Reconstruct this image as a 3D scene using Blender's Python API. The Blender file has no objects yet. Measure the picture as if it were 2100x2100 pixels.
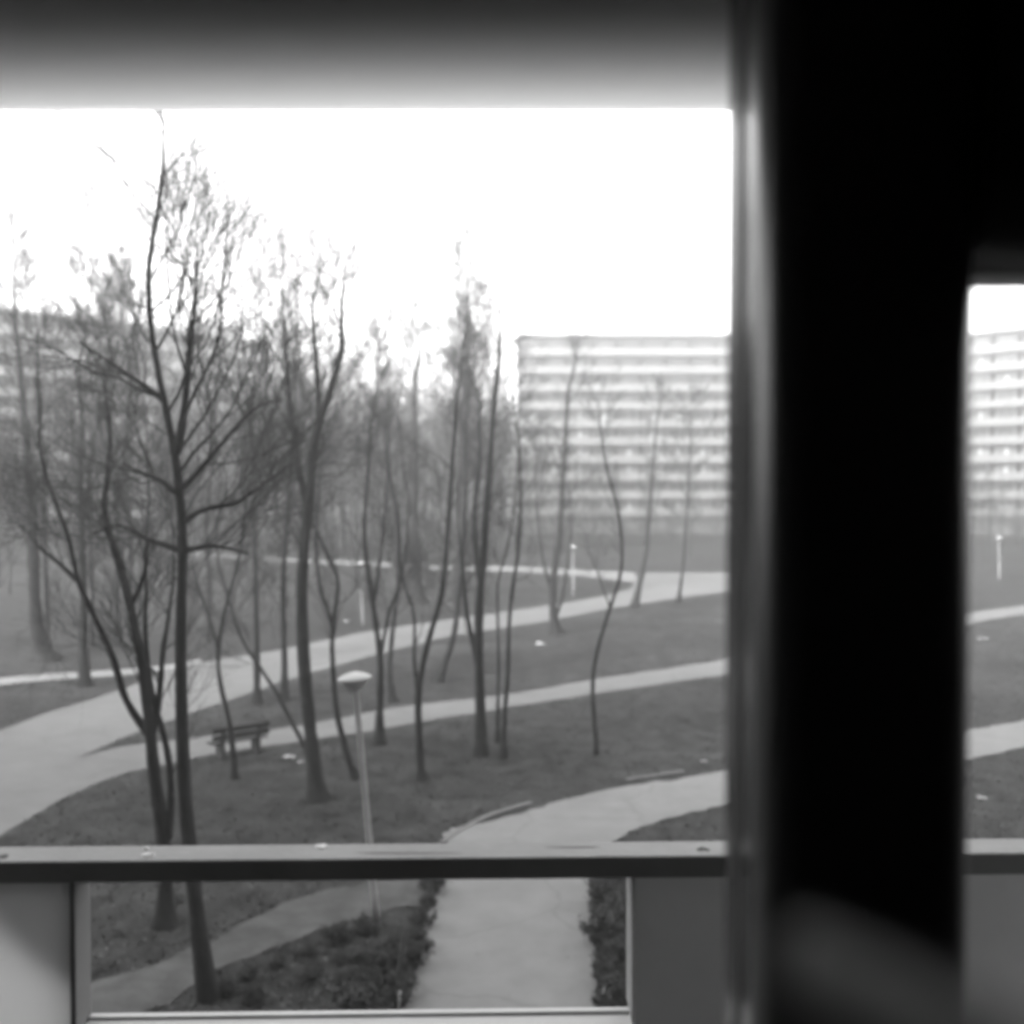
import bpy, math, random
import numpy as np
from mathutils import Vector, Matrix

R = math.radians
F = 2100.0                     # focal length in pixels of the 2100 px photograph
H = 7.3                        # eye height above the park
PITCH = R(-1.364)

# ------------------------------------------------------------------ camera, sky, sun, exposure
sc = bpy.context.scene
cam_d = bpy.data.cameras.new("camera")
cam = bpy.data.objects.new("camera", cam_d)
sc.collection.objects.link(cam)
cam.location = (0, 0, H)
cam.rotation_euler = (R(90) + PITCH, 0, 0)
cam_d.sensor_width = 36
cam_d.lens = 36
cam_d.clip_start = 0.02
cam_d.clip_end = 3000
cam_d.dof.use_dof = True
cam_d.dof.focus_distance = 3.8
cam_d.dof.aperture_fstop = 1.65
sc.camera = cam

SUN_EL, SUN_AZ = R(34), R(222)      # azimuth clockwise from +Y: behind the camera, to the left
world = bpy.data.worlds.new("World")
sc.world = world
world.use_nodes = True
nt = world.node_tree
nt.nodes.clear()
sky = nt.nodes.new("ShaderNodeTexSky")
sky.sky_type = 'NISHITA'
sky.sun_disc = False
sky.sun_elevation = SUN_EL
sky.sun_rotation = SUN_AZ
sky.air_density = 1.0
sky.dust_density = 2.0
sky.ozone_density = 1.0
bw = nt.nodes.new("ShaderNodeRGBToBW")
bg = nt.nodes.new("ShaderNodeBackground")
bg.inputs["Strength"].default_value = 0.15
wo = nt.nodes.new("ShaderNodeOutputWorld")
nt.links.new(sky.outputs[0], bw.inputs[0])
nt.links.new(bw.outputs[0], bg.inputs["Color"])
nt.links.new(bg.outputs[0], wo.inputs["Surface"])

sun_d = bpy.data.lights.new("sun", 'SUN')
sun_d.energy = 0.5
sun_d.angle = R(12)
sun_d.color = (1, 1, 1)
sun = bpy.data.objects.new("sun", sun_d)
sc.collection.objects.link(sun)
sd = Vector((math.sin(SUN_AZ) * math.cos(SUN_EL), math.cos(SUN_AZ) * math.cos(SUN_EL), math.sin(SUN_EL)))
sun.rotation_euler = sd.to_track_quat('Z', 'Y').to_euler()
sun.location = (-20, -30, 60)

sc.view_settings.view_transform = 'Standard'
sc.view_settings.look = 'None'
sc.view_settings.exposure = 3.4
sc.view_settings.gamma = 1
sc.render.engine = 'CYCLES'
sc.cycles.max_bounces = 6
sc.cycles.diffuse_bounces = 3
sc.cycles.glossy_bounces = 3
sc.cycles.transmission_bounces = 4
sc.cycles.volume_bounces = 0
sc.cycles.transparent_max_bounces = 8
sc.cycles.use_denoising = True
sc.cycles.sample_clamp_indirect = 6
sc.cycles.pixel_filter_type = 'BLACKMAN_HARRIS'
sc.cycles.filter_width = 2.8

# ------------------------------------------------------------------ pixel -> world
cp, sp = math.cos(PITCH), math.sin(PITCH)
def ray(u, v):
    a, b = (u - 1050) / F, (1050 - v) / F
    return Vector((a, cp - sp * b, sp + cp * b))
def gnd(u, v, z=0.0):
    d = ray(u, v)
    t = (z - H) / d.z
    return Vector((d.x * t, d.y * t, z))
def at(u, v, y):
    d = ray(u, v)
    t = y / d.y
    return Vector((d.x * t, y, H + d.z * t))

# ------------------------------------------------------------------ object helpers
COL = sc.collection
def tag(o, label=None, cat=None, group=None, kind=None):
    if label: o["label"] = label
    if cat: o["category"] = cat
    if group: o["group"] = group
    if kind: o["kind"] = kind
    return o
def empty(name, loc=(0, 0, 0), rz=0.0):
    o = bpy.data.objects.new(name, None)
    o.empty_display_size = 0.2
    COL.objects.link(o)
    o.location = loc
    o.rotation_euler = (0, 0, rz)
    return o
def mesh_obj(name, verts, faces, mat, parent=None, smooth=False, bevel=0.0):
    me = bpy.data.meshes.new(name)
    me.from_pydata([tuple(v) for v in verts], [], faces)
    me.materials.append(mat)
    if smooth:
        me.polygons.foreach_set("use_smooth", [True] * len(me.polygons))
    me.update()
    o = bpy.data.objects.new(name, me)
    COL.objects.link(o)
    if parent: o.parent = parent
    if bevel:
        m = o.modifiers.new("bevel", 'BEVEL')
        m.width = bevel
        m.segments = 3
        m.limit_method = 'ANGLE'
    return o
def np_obj(name, V, Fq, mat, parent=None, smooth=True):
    """V (n,3), Fq (m,k) with constant k"""
    me = bpy.data.meshes.new(name)
    V = np.asarray(V, dtype=np.float32); Fq = np.asarray(Fq, dtype=np.int32)
    m, k = Fq.shape
    me.vertices.add(len(V)); me.vertices.foreach_set("co", V.ravel())
    me.loops.add(m * k); me.loops.foreach_set("vertex_index", Fq.ravel())
    me.polygons.add(m); me.polygons.foreach_set("loop_start", np.arange(m, dtype=np.int32) * k)
    me.update(calc_edges=True)
    if smooth: me.polygons.foreach_set("use_smooth", np.ones(m, dtype=bool))
    me.materials.append(mat)
    o = bpy.data.objects.new(name, me)
    COL.objects.link(o)
    if parent: o.parent = parent
    return o
def copy_tree(o, parent=None):
    c = o.copy(); COL.objects.link(c)
    c.parent = parent
    for ch in list(o.children): copy_tree(ch, c)
    return c
class MB:
    def __init__(s): s.v = []; s.f = []
    def box(s, a, b, M=None):
        x0, y0, z0 = a; x1, y1, z1 = b
        n = len(s.v)
        P = [(x0,y0,z0),(x1,y0,z0),(x1,y1,z0),(x0,y1,z0),(x0,y0,z1),(x1,y0,z1),(x1,y1,z1),(x0,y1,z1)]
        s.v += [tuple(M @ Vector(p)) if M else p for p in P]
        s.f += [tuple(n + i for i in q) for q in ((0,3,2,1),(4,5,6,7),(0,1,5,4),(1,2,6,5),(2,3,7,6),(3,0,4,7))]
        return s
    def hexa(s, P):
        """8 points, bottom ring then top ring"""
        n = len(s.v); s.v += [tuple(p) for p in P]
        s.f += [tuple(n + i for i in q) for q in ((0,3,2,1),(4,5,6,7),(0,1,5,4),(1,2,6,5),(2,3,7,6),(3,0,4,7))]
        return s
    def prism(s, prof, axis, a, b):
        """closed profile (list of 2-tuples) extruded along axis 'z' (xy profile) or 'x' (yz profile)"""
        n = len(s.v); k = len(prof)
        for w in (a, b):
            for p in prof:
                s.v.append((p[0], p[1], w) if axis == 'z' else (w, p[0], p[1]))
        s.f.append(tuple(n + i for i in range(k))[::-1]); s.f.append(tuple(n + k + i for i in range(k)))
        for i in range(k):
            j = (i + 1) % k
            s.f.append((n + i, n + j, n + k + j, n + k + i))
        return s
    def tube(s, pts, rad, k=10):
        n = len(s.v); pts = [Vector(p) for p in pts]
        for i, p in enumerate(pts):
            t = (pts[min(i + 1, len(pts) - 1)] - pts[max(i - 1, 0)]).normalized()
            a = t.orthogonal().normalized() if abs(t.z) < .99 else Vector((1, 0, 0))
            b = t.cross(a)
            for j in range(k):
                q = 2 * math.pi * j / k
                s.v.append(tuple(p + (a * math.cos(q) + b * math.sin(q)) * rad[i]))
        for i in range(len(pts) - 1):
            for j in range(k):
                jj = (j + 1) % k
                s.f.append((n + i*k + j, n + i*k + jj, n + (i+1)*k + jj, n + (i+1)*k + j))
        s.f.append(tuple(n + j for j in range(k))[::-1]); s.f.append(tuple(n + (len(pts)-1)*k + j for j in range(k)))
        return s
    def lathe(s, prof, k=32, c=(0, 0, 0)):
        n = len(s.v)
        for r, z in prof:
            for j in range(k):
                q = 2 * math.pi * j / k
                s.v.append((c[0] + r * math.cos(q), c[1] + r * math.sin(q), c[2] + z))
        m = len(prof)
        for i in range(m - 1):
            for j in range(k):
                jj = (j + 1) % k
                s.f.append((n + i*k + j, n + i*k + jj, n + (i+1)*k + jj, n + (i+1)*k + j))
        s.f.append(tuple(n + j for j in range(k))[::-1]); s.f.append(tuple(n + (m-1)*k + j for j in range(k)))
        return s
    def build(s, name, mat, parent=None, smooth=False, bevel=0.0):
        return mesh_obj(name, s.v, s.f, mat, parent, smooth, bevel)

# ------------------------------------------------------------------ materials (a black and white world: neutral greys)
def mat(name, val, rough=0.8, spec=0.3, var=0.0, scale=4.0, detail=6, bump=0.0, bscale=40.0, var2=0.0, scale2=0.4, metal=0.0):
    m = bpy.data.materials.new(name); m.use_nodes = True
    t = m.node_tree; b = t.nodes["Principled BSDF"]
    b.inputs["Roughness"].default_value = rough
    b.inputs["Specular IOR Level"].default_value = spec
    b.inputs["Metallic"].default_value = metal
    b.inputs["Base Color"].default_value = (val, val, val, 1)
    if var or var2 or bump:
        tc = t.nodes.new("ShaderNodeTexCoord")
    last = None
    for (va, s_) in ((var, scale), (var2, scale2)):
        if not va: continue
        nz = t.nodes.new("ShaderNodeTexNoise"); nz.inputs["Scale"].default_value = s_; nz.inputs["Detail"].default_value = detail
        nz.inputs["Roughness"].default_value = 0.65
        t.links.new(tc.outputs["Object"], nz.inputs["Vector"])
        mr = t.nodes.new("ShaderNodeMapRange")
        mr.inputs["From Min"].default_value = 0.3; mr.inputs["From Max"].default_value = 0.7
        mr.inputs["To Min"].default_value = 1 - va; mr.inputs["To Max"].default_value = 1 + va
        t.links.new(nz.outputs["Fac"], mr.inputs["Value"])
        mul = t.nodes.new("ShaderNodeMath"); mul.operation = 'MULTIPLY'
        t.links.new(mr.outputs[0], mul.inputs[0])
        if last is None: mul.inputs[1].default_value = val
        else: t.links.new(last.outputs[0], mul.inputs[1])
        last = mul
    if last is not None:
        t.links.new(last.outputs[0], b.inputs["Base Color"])
    if bump:
        nz = t.nodes.new("ShaderNodeTexNoise"); nz.inputs["Scale"].default_value = bscale; nz.inputs["Detail"].default_value = 5
        t.links.new(tc.outputs["Object"], nz.inputs["Vector"])
        bp = t.nodes.new("ShaderNodeBump"); bp.inputs["Strength"].default_value = bump; bp.inputs["Distance"].default_value = 0.02
        t.links.new(nz.outputs["Fac"], bp.inputs["Height"]); t.links.new(bp.outputs[0], b.inputs["Normal"])
    return m

M = {}
M['grass'] = mat("grass_ground", 0.029, 0.95, 0.1, var=0.5, scale=1.6, var2=0.4, scale2=0.2, bump=0.6, bscale=18)
M['blade'] = mat("grass_blade", 0.055, 0.8, 0.2, var=0.3, scale=1.2)
M['path'] = mat("paved_path", 0.15, 0.85, 0.25, var=0.10, scale=1.4, var2=0.12, scale2=0.22, bump=0.3, bscale=60)
M['tarmac'] = mat("path_tarmac", 0.112, 0.85, 0.25, var=0.10, scale=1.1, var2=0.14, scale2=0.2, bump=0.3, bscale=60)
M['dirt'] = mat("trodden_earth", 0.068, 0.95, 0.1, var=0.3, scale=2.5, var2=0.25, scale2=0.5, bump=0.6, bscale=25)
M['bark'] = mat("bark", 0.024, 0.9, 0.15, var=0.35, scale=5, bump=0.6, bscale=30)
M['bark_pale'] = mat("bark_pale", 0.04, 0.9, 0.15, var=0.35, scale=3, bump=0.6, bscale=30)
M['twig'] = mat("twig", 0.06, 0.85, 0.15, var=0.3, scale=1.5)
M['leaf'] = mat("shrub_leaf", 0.045, 0.7, 0.3, var=0.5, scale=3)
M['leaf_pale'] = mat("pale_leaf", 0.10, 0.8, 0.2, var=0.5, scale=4)
M['kerb'] = mat("kerb_stone", 0.12, 0.9, 0.2, var=0.2, scale=3)
M['concrete'] = mat("pale_concrete", 0.15, 0.85, 0.25, var=0.12, scale=0.5, var2=0.1, scale2=0.06)
M['recess'] = mat("gallery_wall", 0.05, 0.85, 0.25, var=0.15, scale=0.6)
M['left_par'] = mat('weathered_parapet', 0.42, 0.9, 0.2, var=0.3, scale=0.25)
M['left_wall'] = mat('shaded_gallery_wall', 0.05, 0.9, 0.2, var=0.2, scale=0.4)
M['brick'] = mat("end_wall", 0.2, 0.9, 0.2, var=0.12, scale=0.4)
M['shade_conc'] = mat("dull_concrete", 0.12, 0.9, 0.2, var=0.15, scale=0.4)
M['window'] = mat("window_glass", 0.04, 0.15, 0.5, var=0.4, scale=0.12)
M['curtain'] = mat('pale_curtain', 0.13, 0.9, 0.2)
M['wframe'] = mat("window_paint", 0.35, 0.6, 0.3)
M['bench'] = mat("bench_timber", 0.035, 0.8, 0.2, var=0.3, scale=6)
M['bench_leg'] = mat("bench_concrete", 0.05, 0.9, 0.2, var=0.2, scale=6)
M['pole'] = mat("lamp_pole_paint", 0.27, 0.55, 0.4, var=0.12, scale=3)
M['shade'] = mat("lamp_cap", 0.38, 0.6, 0.4, var=0.1, scale=4)
M['bowl'] = mat("lamp_bowl", 0.24, 0.4, 0.5, var=0.1, scale=5)
M['paper'] = mat("paper_scrap", 0.3, 0.9, 0.2)
M['stake'] = mat("weathered_stake", 0.05, 0.9, 0.2, var=0.3, scale=9)
M['peg'] = mat("white_peg", 0.4, 0.8, 0.2)
M['rail'] = mat("handrail_timber", 0.2, 0.65, 0.35, var=0.10, scale=5, var2=0.12, scale2=1.3, bump=0.12, bscale=45)
M['dropping'] = mat("bird_dropping", 0.62, 0.8, 0.2)
M['stain'] = mat("dark_stain", 0.05, 0.8, 0.2)
M['panel_shaded'] = mat('panel_edge_shaded', 0.16, 0.8, 0.25, var=0.06, scale=4)  # shade on the right-facing panel edge, put into a darker grey
M['panel'] = mat("balcony_panel", 0.8, 0.8, 0.25, var=0.06, scale=2.5, var2=0.08, scale2=0.7)
M['jamb'] = mat("panel_edge", 0.24, 0.75, 0.3, var=0.06, scale=4)
M['ledge'] = mat("ledge_paint", 0.5, 0.6, 0.35, var=0.05, scale=4)
M['board'] = mat("pale_board", 0.5, 0.8, 0.25, var=0.05, scale=3)
M['room'] = mat("dark_room_paint", 0.03, 0.9, 0.15)
M['post'] = mat("dark_post_paint", 0.022, 0.3, 0.6)
M['wood_gloss'] = mat("gloss_window_paint", 0.03, 0.16, 0.6)
M['wood_mid'] = mat("window_paint_mid", 0.04, 0.22, 0.5)
M['wood_dark'] = mat("window_groove", 0.02, 0.7, 0.2)
M['soffit'] = mat("balcony_slab", 0.3, 0.9, 0.2, var=0.08, scale=2)
M['host'] = mat("host_facade", 0.45, 0.9, 0.2, var=0.1, scale=0.4)

for key in ('path', 'tarmac'):          # hairline cracks in the paving
    t = M[key].node_tree; b = t.nodes["Principled BSDF"]; src_ = b.inputs["Base Color"].links[0].from_socket
    tc = t.nodes.new("ShaderNodeTexCoord"); nz = t.nodes.new("ShaderNodeTexNoise"); nz.inputs["Scale"].default_value = .6; nz.inputs["Detail"].default_value = 4
    t.links.new(tc.outputs["Object"], nz.inputs["Vector"])
    ad = t.nodes.new("ShaderNodeVectorMath"); ad.operation = 'ADD'
    t.links.new(tc.outputs["Object"], ad.inputs[0]); t.links.new(nz.outputs["Color"], ad.inputs[1])
    vo = t.nodes.new("ShaderNodeTexVoronoi"); vo.feature = 'DISTANCE_TO_EDGE'; vo.inputs["Scale"].default_value = .28
    t.links.new(ad.outputs[0], vo.inputs["Vector"])
    mr = t.nodes.new("ShaderNodeMapRange"); mr.inputs["From Min"].default_value = 0.0; mr.inputs["From Max"].default_value = .012
    mr.inputs["To Min"].default_value = .8; mr.inputs["To Max"].default_value = 1.0
    t.links.new(vo.outputs["Distance"], mr.inputs["Value"])
    mu = t.nodes.new("ShaderNodeMath"); mu.operation = 'MULTIPLY'
    t.links.new(src_, mu.inputs[0]); t.links.new(mr.outputs[0], mu.inputs[1]); t.links.new(mu.outputs[0], b.inputs["Base Color"])

# added translucent cloth: imitates a glow along the top of the view
mc = bpy.data.materials.new("glow_sheet"); mc.use_nodes = True
t = mc.node_tree; t.nodes.clear()
tr = t.nodes.new("ShaderNodeBsdfTranslucent"); tr.inputs[0].default_value = (.8, .8, .8, 1)
df = t.nodes.new("ShaderNodeBsdfDiffuse"); df.inputs[0].default_value = (.25, .25, .25, 1)
mx = t.nodes.new("ShaderNodeMixShader"); mx.inputs[0].default_value = 0.12
om = t.nodes.new("ShaderNodeOutputMaterial")
t.links.new(tr.outputs[0], mx.inputs[1]); t.links.new(df.outputs[0], mx.inputs[2]); t.links.new(mx.outputs[0], om.inputs[0])
M['cloth'] = mc
mf = bpy.data.materials.new('frosted_sheet'); mf.use_nodes = True
t = mf.node_tree; t.nodes.clear()
tr = t.nodes.new('ShaderNodeBsdfTranslucent'); tr.inputs[0].default_value = (.63, .63, .63, 1)
df = t.nodes.new('ShaderNodeBsdfDiffuse'); df.inputs[0].default_value = (.4, .4, .4, 1)
mx = t.nodes.new('ShaderNodeMixShader'); mx.inputs[0].default_value = 0.15
om = t.nodes.new('ShaderNodeOutputMaterial')
t.links.new(tr.outputs[0], mx.inputs[1]); t.links.new(df.outputs[0], mx.inputs[2]); t.links.new(mx.outputs[0], om.inputs[0])
M['frosted'] = mf
M['glow_board'] = mat('glow_board_paint', 0.2, 0.7, 0.3, var=0.1, scale=8)

# ------------------------------------------------------------------ ground and paths
rng = np.random.default_rng(7)
random.seed(7)
gx = 900.0
tag(mesh_obj("ground", [(-gx, -80, 0), (gx, -80, 0), (gx, 1500, 0), (-gx, 1500, 0)], [(0, 1, 2, 3)], M['grass']), kind="structure")

PATHS = []       # (upper edge, lower edge) world polylines, for keeping grass off
def resample(P, n):
    P = np.array([(p.x, p.y) for p in P]); d = np.r_[0, np.cumsum(np.linalg.norm(np.diff(P, axis=0), axis=1))]
    s = np.linspace(0, d[-1], n)
    # smooth (catmull-like) resample by interpolation + blur
    X = np.interp(s, d, P[:, 0]); Y = np.interp(s, d, P[:, 1])
    k = np.array([1, 2, 3, 2, 1.]); k /= k.sum()
    def sm(A):
        B = np.convolve(np.pad(A, 2, mode='edge'), k, 'valid'); B[0], B[-1] = A[0], A[-1]; return B
    return np.c_[sm(X), sm(Y)]
def path(name, up, lo, z, m, n=90, jit=0.05):
    A = resample([gnd(*p) for p in up], n); B = resample([gnd(*p) for p in lo], n)
    A[1:-1] += rng.normal(0, jit, (n - 2, 2)); B[1:-1] += rng.normal(0, jit, (n - 2, 2))
    V = [(x, y, z) for x, y in A] + [(x, y, z) for x, y in B]
    Fs = [(n + i, n + i + 1, i + 1, i) for i in range(n - 1)]
    PATHS.append(np.r_[A, B[::-1]])
    return tag(mesh_obj(name, V, Fs, m), kind="structure")

path("path", [(330, 1131), (410, 1133), (560, 1143), (700, 1149), (950, 1160), (1065, 1162), (1190, 1168), (1300, 1174)],
     [(330, 1137), (410, 1140), (560, 1150), (700, 1158), (950, 1171), (1065, 1173), (1190, 1181), (1310, 1196)], 0.004, M['path'], jit=0.1)
path("road", [(-260, 1590), (0, 1497), (145, 1447), (243, 1418), (384, 1360), (507, 1346), (616, 1324), (764, 1293), (935, 1268), (1121, 1243), (1245, 1221), (1296, 1206), (1312, 1174), (1497, 1174), (1700, 1170)],
     [(-260, 1745), (0, 1628), (145, 1562), (280, 1500), (384, 1465), (522, 1418), (616, 1385), (773, 1342), (935, 1302), (1124, 1274), (1245, 1249), (1330, 1236), (1385, 1227), (1497, 1213), (1700, 1190)], 0.008, M['tarmac'])
path("path", [(-260, 1735), (0, 1622), (145, 1556), (275, 1525), (391, 1516), (471, 1505), (616, 1490), (681, 1476), (779, 1457), (848, 1445), (972, 1434), (1043, 1425), (1220, 1393), (1495, 1352), (1750, 1302), (2000, 1255), (2100, 1242), (2300, 1220)],
     [(-260, 1880), (0, 1715), (72, 1672), (145, 1628), (232, 1588), (290, 1574), (391, 1559), (442, 1545), (565, 1530), (688, 1509), (773, 1501), (857, 1479), (975, 1463), (1043, 1451), (1208, 1425), (1495, 1383), (1750, 1330), (2000, 1276), (2100, 1260), (2300, 1234)], 0.012, M['tarmac'])
path("path", [(-260, 1418), (0, 1391), (120, 1381), (240, 1374), (330, 1366), (410, 1352)],
     [(-260, 1436), (0, 1405), (120, 1394), (240, 1386), (330, 1378), (420, 1362)], 0.016, M['path'], jit=0.03)
# wide path past the house, and the walk that leads up to it
path("path", [(905, 1712), (930, 1700), (1068, 1672), (1136, 1647), (1230, 1622), (1385, 1600), (1495, 1580), (1750, 1535), (2000, 1496), (2100, 1478), (2300, 1450)],
     [(1010, 1830), (1110, 1800), (1235, 1745), (1301, 1702), (1354, 1684), (1416, 1668), (1495, 1651), (1750, 1602), (2000, 1556), (2100, 1534), (2300, 1495)], 0.020, M['path'], jit=0.04)
path("path", [(925, 1700), (910, 1760), (895, 1810), (870, 1900), (855, 1960), (820, 2065), (640, 2700)],
     [(1215, 1700), (1205, 1760), (1206, 1810), (1215, 1900), (1219, 1960), (1224, 2065), (1300, 2700)], 0.024, M['path'], jit=0.035)
path("footpath", [(120, 2035), (186, 2020), (290, 1985), (393, 1950), (520, 1885), (662, 1824), (766, 1808), (905, 1790)],
     [(120, 2160), (250, 2110), (360, 2055), (430, 1998), (530, 1955), (621, 1919), (725, 1889), (890, 1850)], 0.016, M['dirt'], n=26, jit=0.06)

def in_poly(px, py, poly):
    c = np.zeros(px.shape, bool); n = len(poly); j = n - 1
    for i in range(n):
        xi, yi = poly[i]; xj, yj = poly[j]
        q = ((yi > py) != (yj > py)) & (px < (xj - xi) * (py - yi) / (yj - yi + 1e-12) + xi)
        c ^= q; j = i
    return c
def off_paths(x, y):
    k = np.ones(x.shape, bool)
    for P in PATHS: k &= ~in_poly(x, y, P)
    return k

# grass tufts: countless blades, one mass
N = 60000
yy = 12.5 + (62 - 12.5) * rng.random(N) ** 1.7
xx = (rng.random(N) * 2.0 - 1.0) * 0.60 * yy
k = off_paths(xx, yy); xx, yy = xx[k], yy[k]; n = len(xx)
az = rng.random(n) * 6.283; hh = 0.025 + 0.05 * rng.random(n) ** 2; w = 0.015 + 0.02 * rng.random(n)
tip = rng.normal(0, 0.05, (n, 2))
V = np.empty((n, 3, 3))
V[:, 0] = np.c_[xx - np.cos(az) * w, yy - np.sin(az) * w, np.full(n, -0.005)]
V[:, 1] = np.c_[xx + np.cos(az) * w, yy + np.sin(az) * w, np.full(n, -0.005)]
V[:, 2] = np.c_[xx + tip[:, 0], yy + tip[:, 1], hh]
tag(np_obj("grass", V.reshape(-1, 3), np.arange(3 * n).reshape(-1, 3), M['blade'], smooth=False), "short rough winter grass covering the lawns between the paths", "grass", kind="stuff")

# last autumn's leaves lying about
N = 5000
yy = 12.5 + (55 - 12.5) * rng.random(N) ** 1.5
xx = (rng.random(N) * 2 - 1) * 0.6 * yy
k = off_paths(xx, yy) | (rng.random(N) < 0.12); xx, yy = xx[k], yy[k]; n = len(xx)
az = rng.random(n) * 6.283; s_ = 0.02 + 0.025 * rng.random(n)
V = np.empty((n, 4, 3))
for q in range(4):
    a = az + q * math.pi / 2; r = s_ * (1 if q % 2 else .6)
    V[:, q] = np.c_[xx + np.cos(a) * r, yy + np.sin(a) * r, 0.035 + 0.02 * rng.random(n)]
tag(np_obj("fallen_leaves", V.reshape(-1, 3), np.arange(4 * n).reshape(-1, 4), M['leaf_pale'], smooth=False), "dead pale leaves scattered over the dark grass", "leaves", kind="stuff")

def ribbon(name, pts, w, h, m, label, cat):
    P = [gnd(*p) for p in pts]; mb = MB(); L = resample(P, 26)
    V = []; Fs = []
    for i in range(26):
        t_ = L[min(i + 1, 25)] - L[max(i - 1, 0)]; t_ /= np.linalg.norm(t_); nn = np.array([-t_[1], t_[0]]) * w / 2
        for q, z in ((nn, -.02), (nn, h), (-nn, h), (-nn, -.02)): V.append((L[i][0] + q[0], L[i][1] + q[1], z))
    for i in range(25):
        for a in range(3): Fs.append((4*i + a, 4*i + a + 1, 4*i + a + 5, 4*i + a + 4))
    Fs += [(0, 3, 2, 1), (100, 101, 102, 103)]
    return tag(mesh_obj(name, V, Fs, m), label, cat)
ribbon("kerb", [(905, 1730), (950, 1700), (1000, 1675), (1059, 1656), (1090, 1648)], 0.12, 0.04, M['kerb'], "thin pale curved edging stone beside the mouth of the wide path", "kerb")
ribbon("kerb", [(1285, 1600), (1340, 1592), (1400, 1583)], 0.12, 0.035, M['kerb'], "short straight pale edging stone in the grass above the wide path", "kerb")

# ------------------------------------------------------------------ the house the picture is taken from (behind and around the camera)
FY = 1.22        # outer face of the facade
def struct(name, mb, m, **k): return tag(mb.build(name, m, **k), kind="structure")
X0, X1 = -70.0, 60.0
RX0, RX1, RY0 = -2.6, 1.75, -2.8
ZF, ZC = H - 1.84, H + 0.86
b = MB()
b.box((X0, -11, -.2), (RX0 - .15, FY, H + 24)); b.box((RX1 + .15, -11, -.2), (X1, FY, H + 24))
b.box((RX0 - .149, -11, ZC + .2), (RX1 + .149, FY, H + 24)); b.box((RX0 - .149, -11, -.2), (RX1 + .149, FY, ZF - .2))
b.box((RX0 - .149, -11, ZF - .199), (RX1 + .149, RY0 - .15, ZC + .199))
struct("house_wall", b, M['host'])
struct("room_floor", MB().box((RX0 - .147, RY0 - .147, ZF - .19), (RX1 + .147, FY - .02, ZF)), M['room'])
struct("room_ceiling", MB().box((RX0 - .147, RY0 - .147, ZC), (RX1 + .147, FY - .02, ZC + .19)), M['room'])
struct("room_wall", MB().box((RX0 - .146, RY0, ZF), (RX0, FY - .021, ZC)), M['room'])
struct("room_wall", MB().box((RX1, RY0, ZF), (RX1 + .146, FY - .021, ZC)), M['room'])
struct("room_wall", MB().box((RX0 - .146, RY0 - .146, ZF), (RX1 + .146, RY0, ZC)), M['room'])

# dark post between the two openings: room-side corners rounded to imitate edge glow
PY0, RL, RR = 1.04, .05, .05
xl = at(1550, 1000, 1.08).x
xr = at(2000, 1000, PY0 + .03).x
def rounded(x0, x1, y0, y1, rl, rr, n=14):
    prof = [(x0, y1)]
    for i in range(n + 1):
        a = math.pi + (math.pi / 2) * i / n
        prof.append((x0 + rl + rl * math.cos(a), y0 + rl + rl * math.sin(a)))
    for i in range(n + 1):
        a = -math.pi / 2 + (math.pi / 2) * i / n
        prof.append((x1 - rr + rr * math.cos(a), y0 + rr + rr * math.sin(a)))
    prof.append((x1, y1))
    return prof
post = MB().prism(rounded(xl, xr, PY0, 1.19, RL, RR), 'z', ZF + .001, ZC - .001).build("window_post", M['post'], smooth=True)
post.data.set_sharp_from_angle(angle=R(40))
tag(post, "broad black upright pillar between the wide window and the narrow one", "pillar")

# wall piece over the right-hand opening
ztop = at(2040, 567, 1.12).z
prof = [(1.19, ZC - .002), (1.19, ztop), (1.12, ztop)] + [(PY0 + .1 * (1 - math.sin(a)), ztop + .1 * (1 - math.cos(a))) for a in [math.pi/2 * i / 10 for i in range(1, 11)]] + [(PY0, ZC - .002)]
lint = MB().prism(prof, 'x', xr + .0005, RX1 - .001).build("window_lintel", M['post'], smooth=True)
lint.data.set_sharp_from_angle(angle=R(40))
tag(lint, "black wall piece above the narrow window on the right", "lintel")

# painted frame on the left side of the post
fr = empty("window_frame", (xl, PY0, ZF))
tag(fr, "painted vertical window frame with a dark groove running down the black pillar", "window frame")
def reveal(name, u0, u1, ya, yb, m):
    """upright whose left face runs from column u1 at its near edge ya to column u0 at its far edge yb"""
    p0, p1 = at(u0, 1000, yb), at(u1, 1000, ya)
    xe = xl + .004
    P = []
    for z in (ZF + .003, ZC - .003):
        P += [(p1.x, p1.y, z), (xe, p1.y, z), (xe, p0.y, z), (p0.x, p0.y, z)]
    P = [(x - xl, y - PY0, z - ZF) for x, y, z in P]
    return MB().hexa(P).build(name, m, fr, bevel=.0015)
reveal("gloss_strip", 1527, 1545, 1.091, 1.127, M['wood_gloss'])
reveal("groove", 1513, 1528, 1.128, 1.15, M['wood_dark'])
reveal("outer_strip", 1490, 1514, 1.152, 1.2, M['wood_mid'])

# made-up narrow board standing in for a blurred glow below the post
zl = H - .115
def onz(u, v, z):
    d = ray(u, v); t_ = (z - H) / d.z; return Vector((d.x * t_, d.y * t_, z))
c4 = [onz(1610, 1960, zl), onz(2250, 2290, zl), onz(2270, 2150, zl), onz(1640, 1860, zl)]
lg = MB().hexa([p + Vector((0, 0, -.012)) for p in c4] + c4).build("ledge", M['glow_board'], bevel=.004)
tag(lg, "added pale board standing in for a soft glow in the dark corner below the pillar", "ledge")

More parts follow.
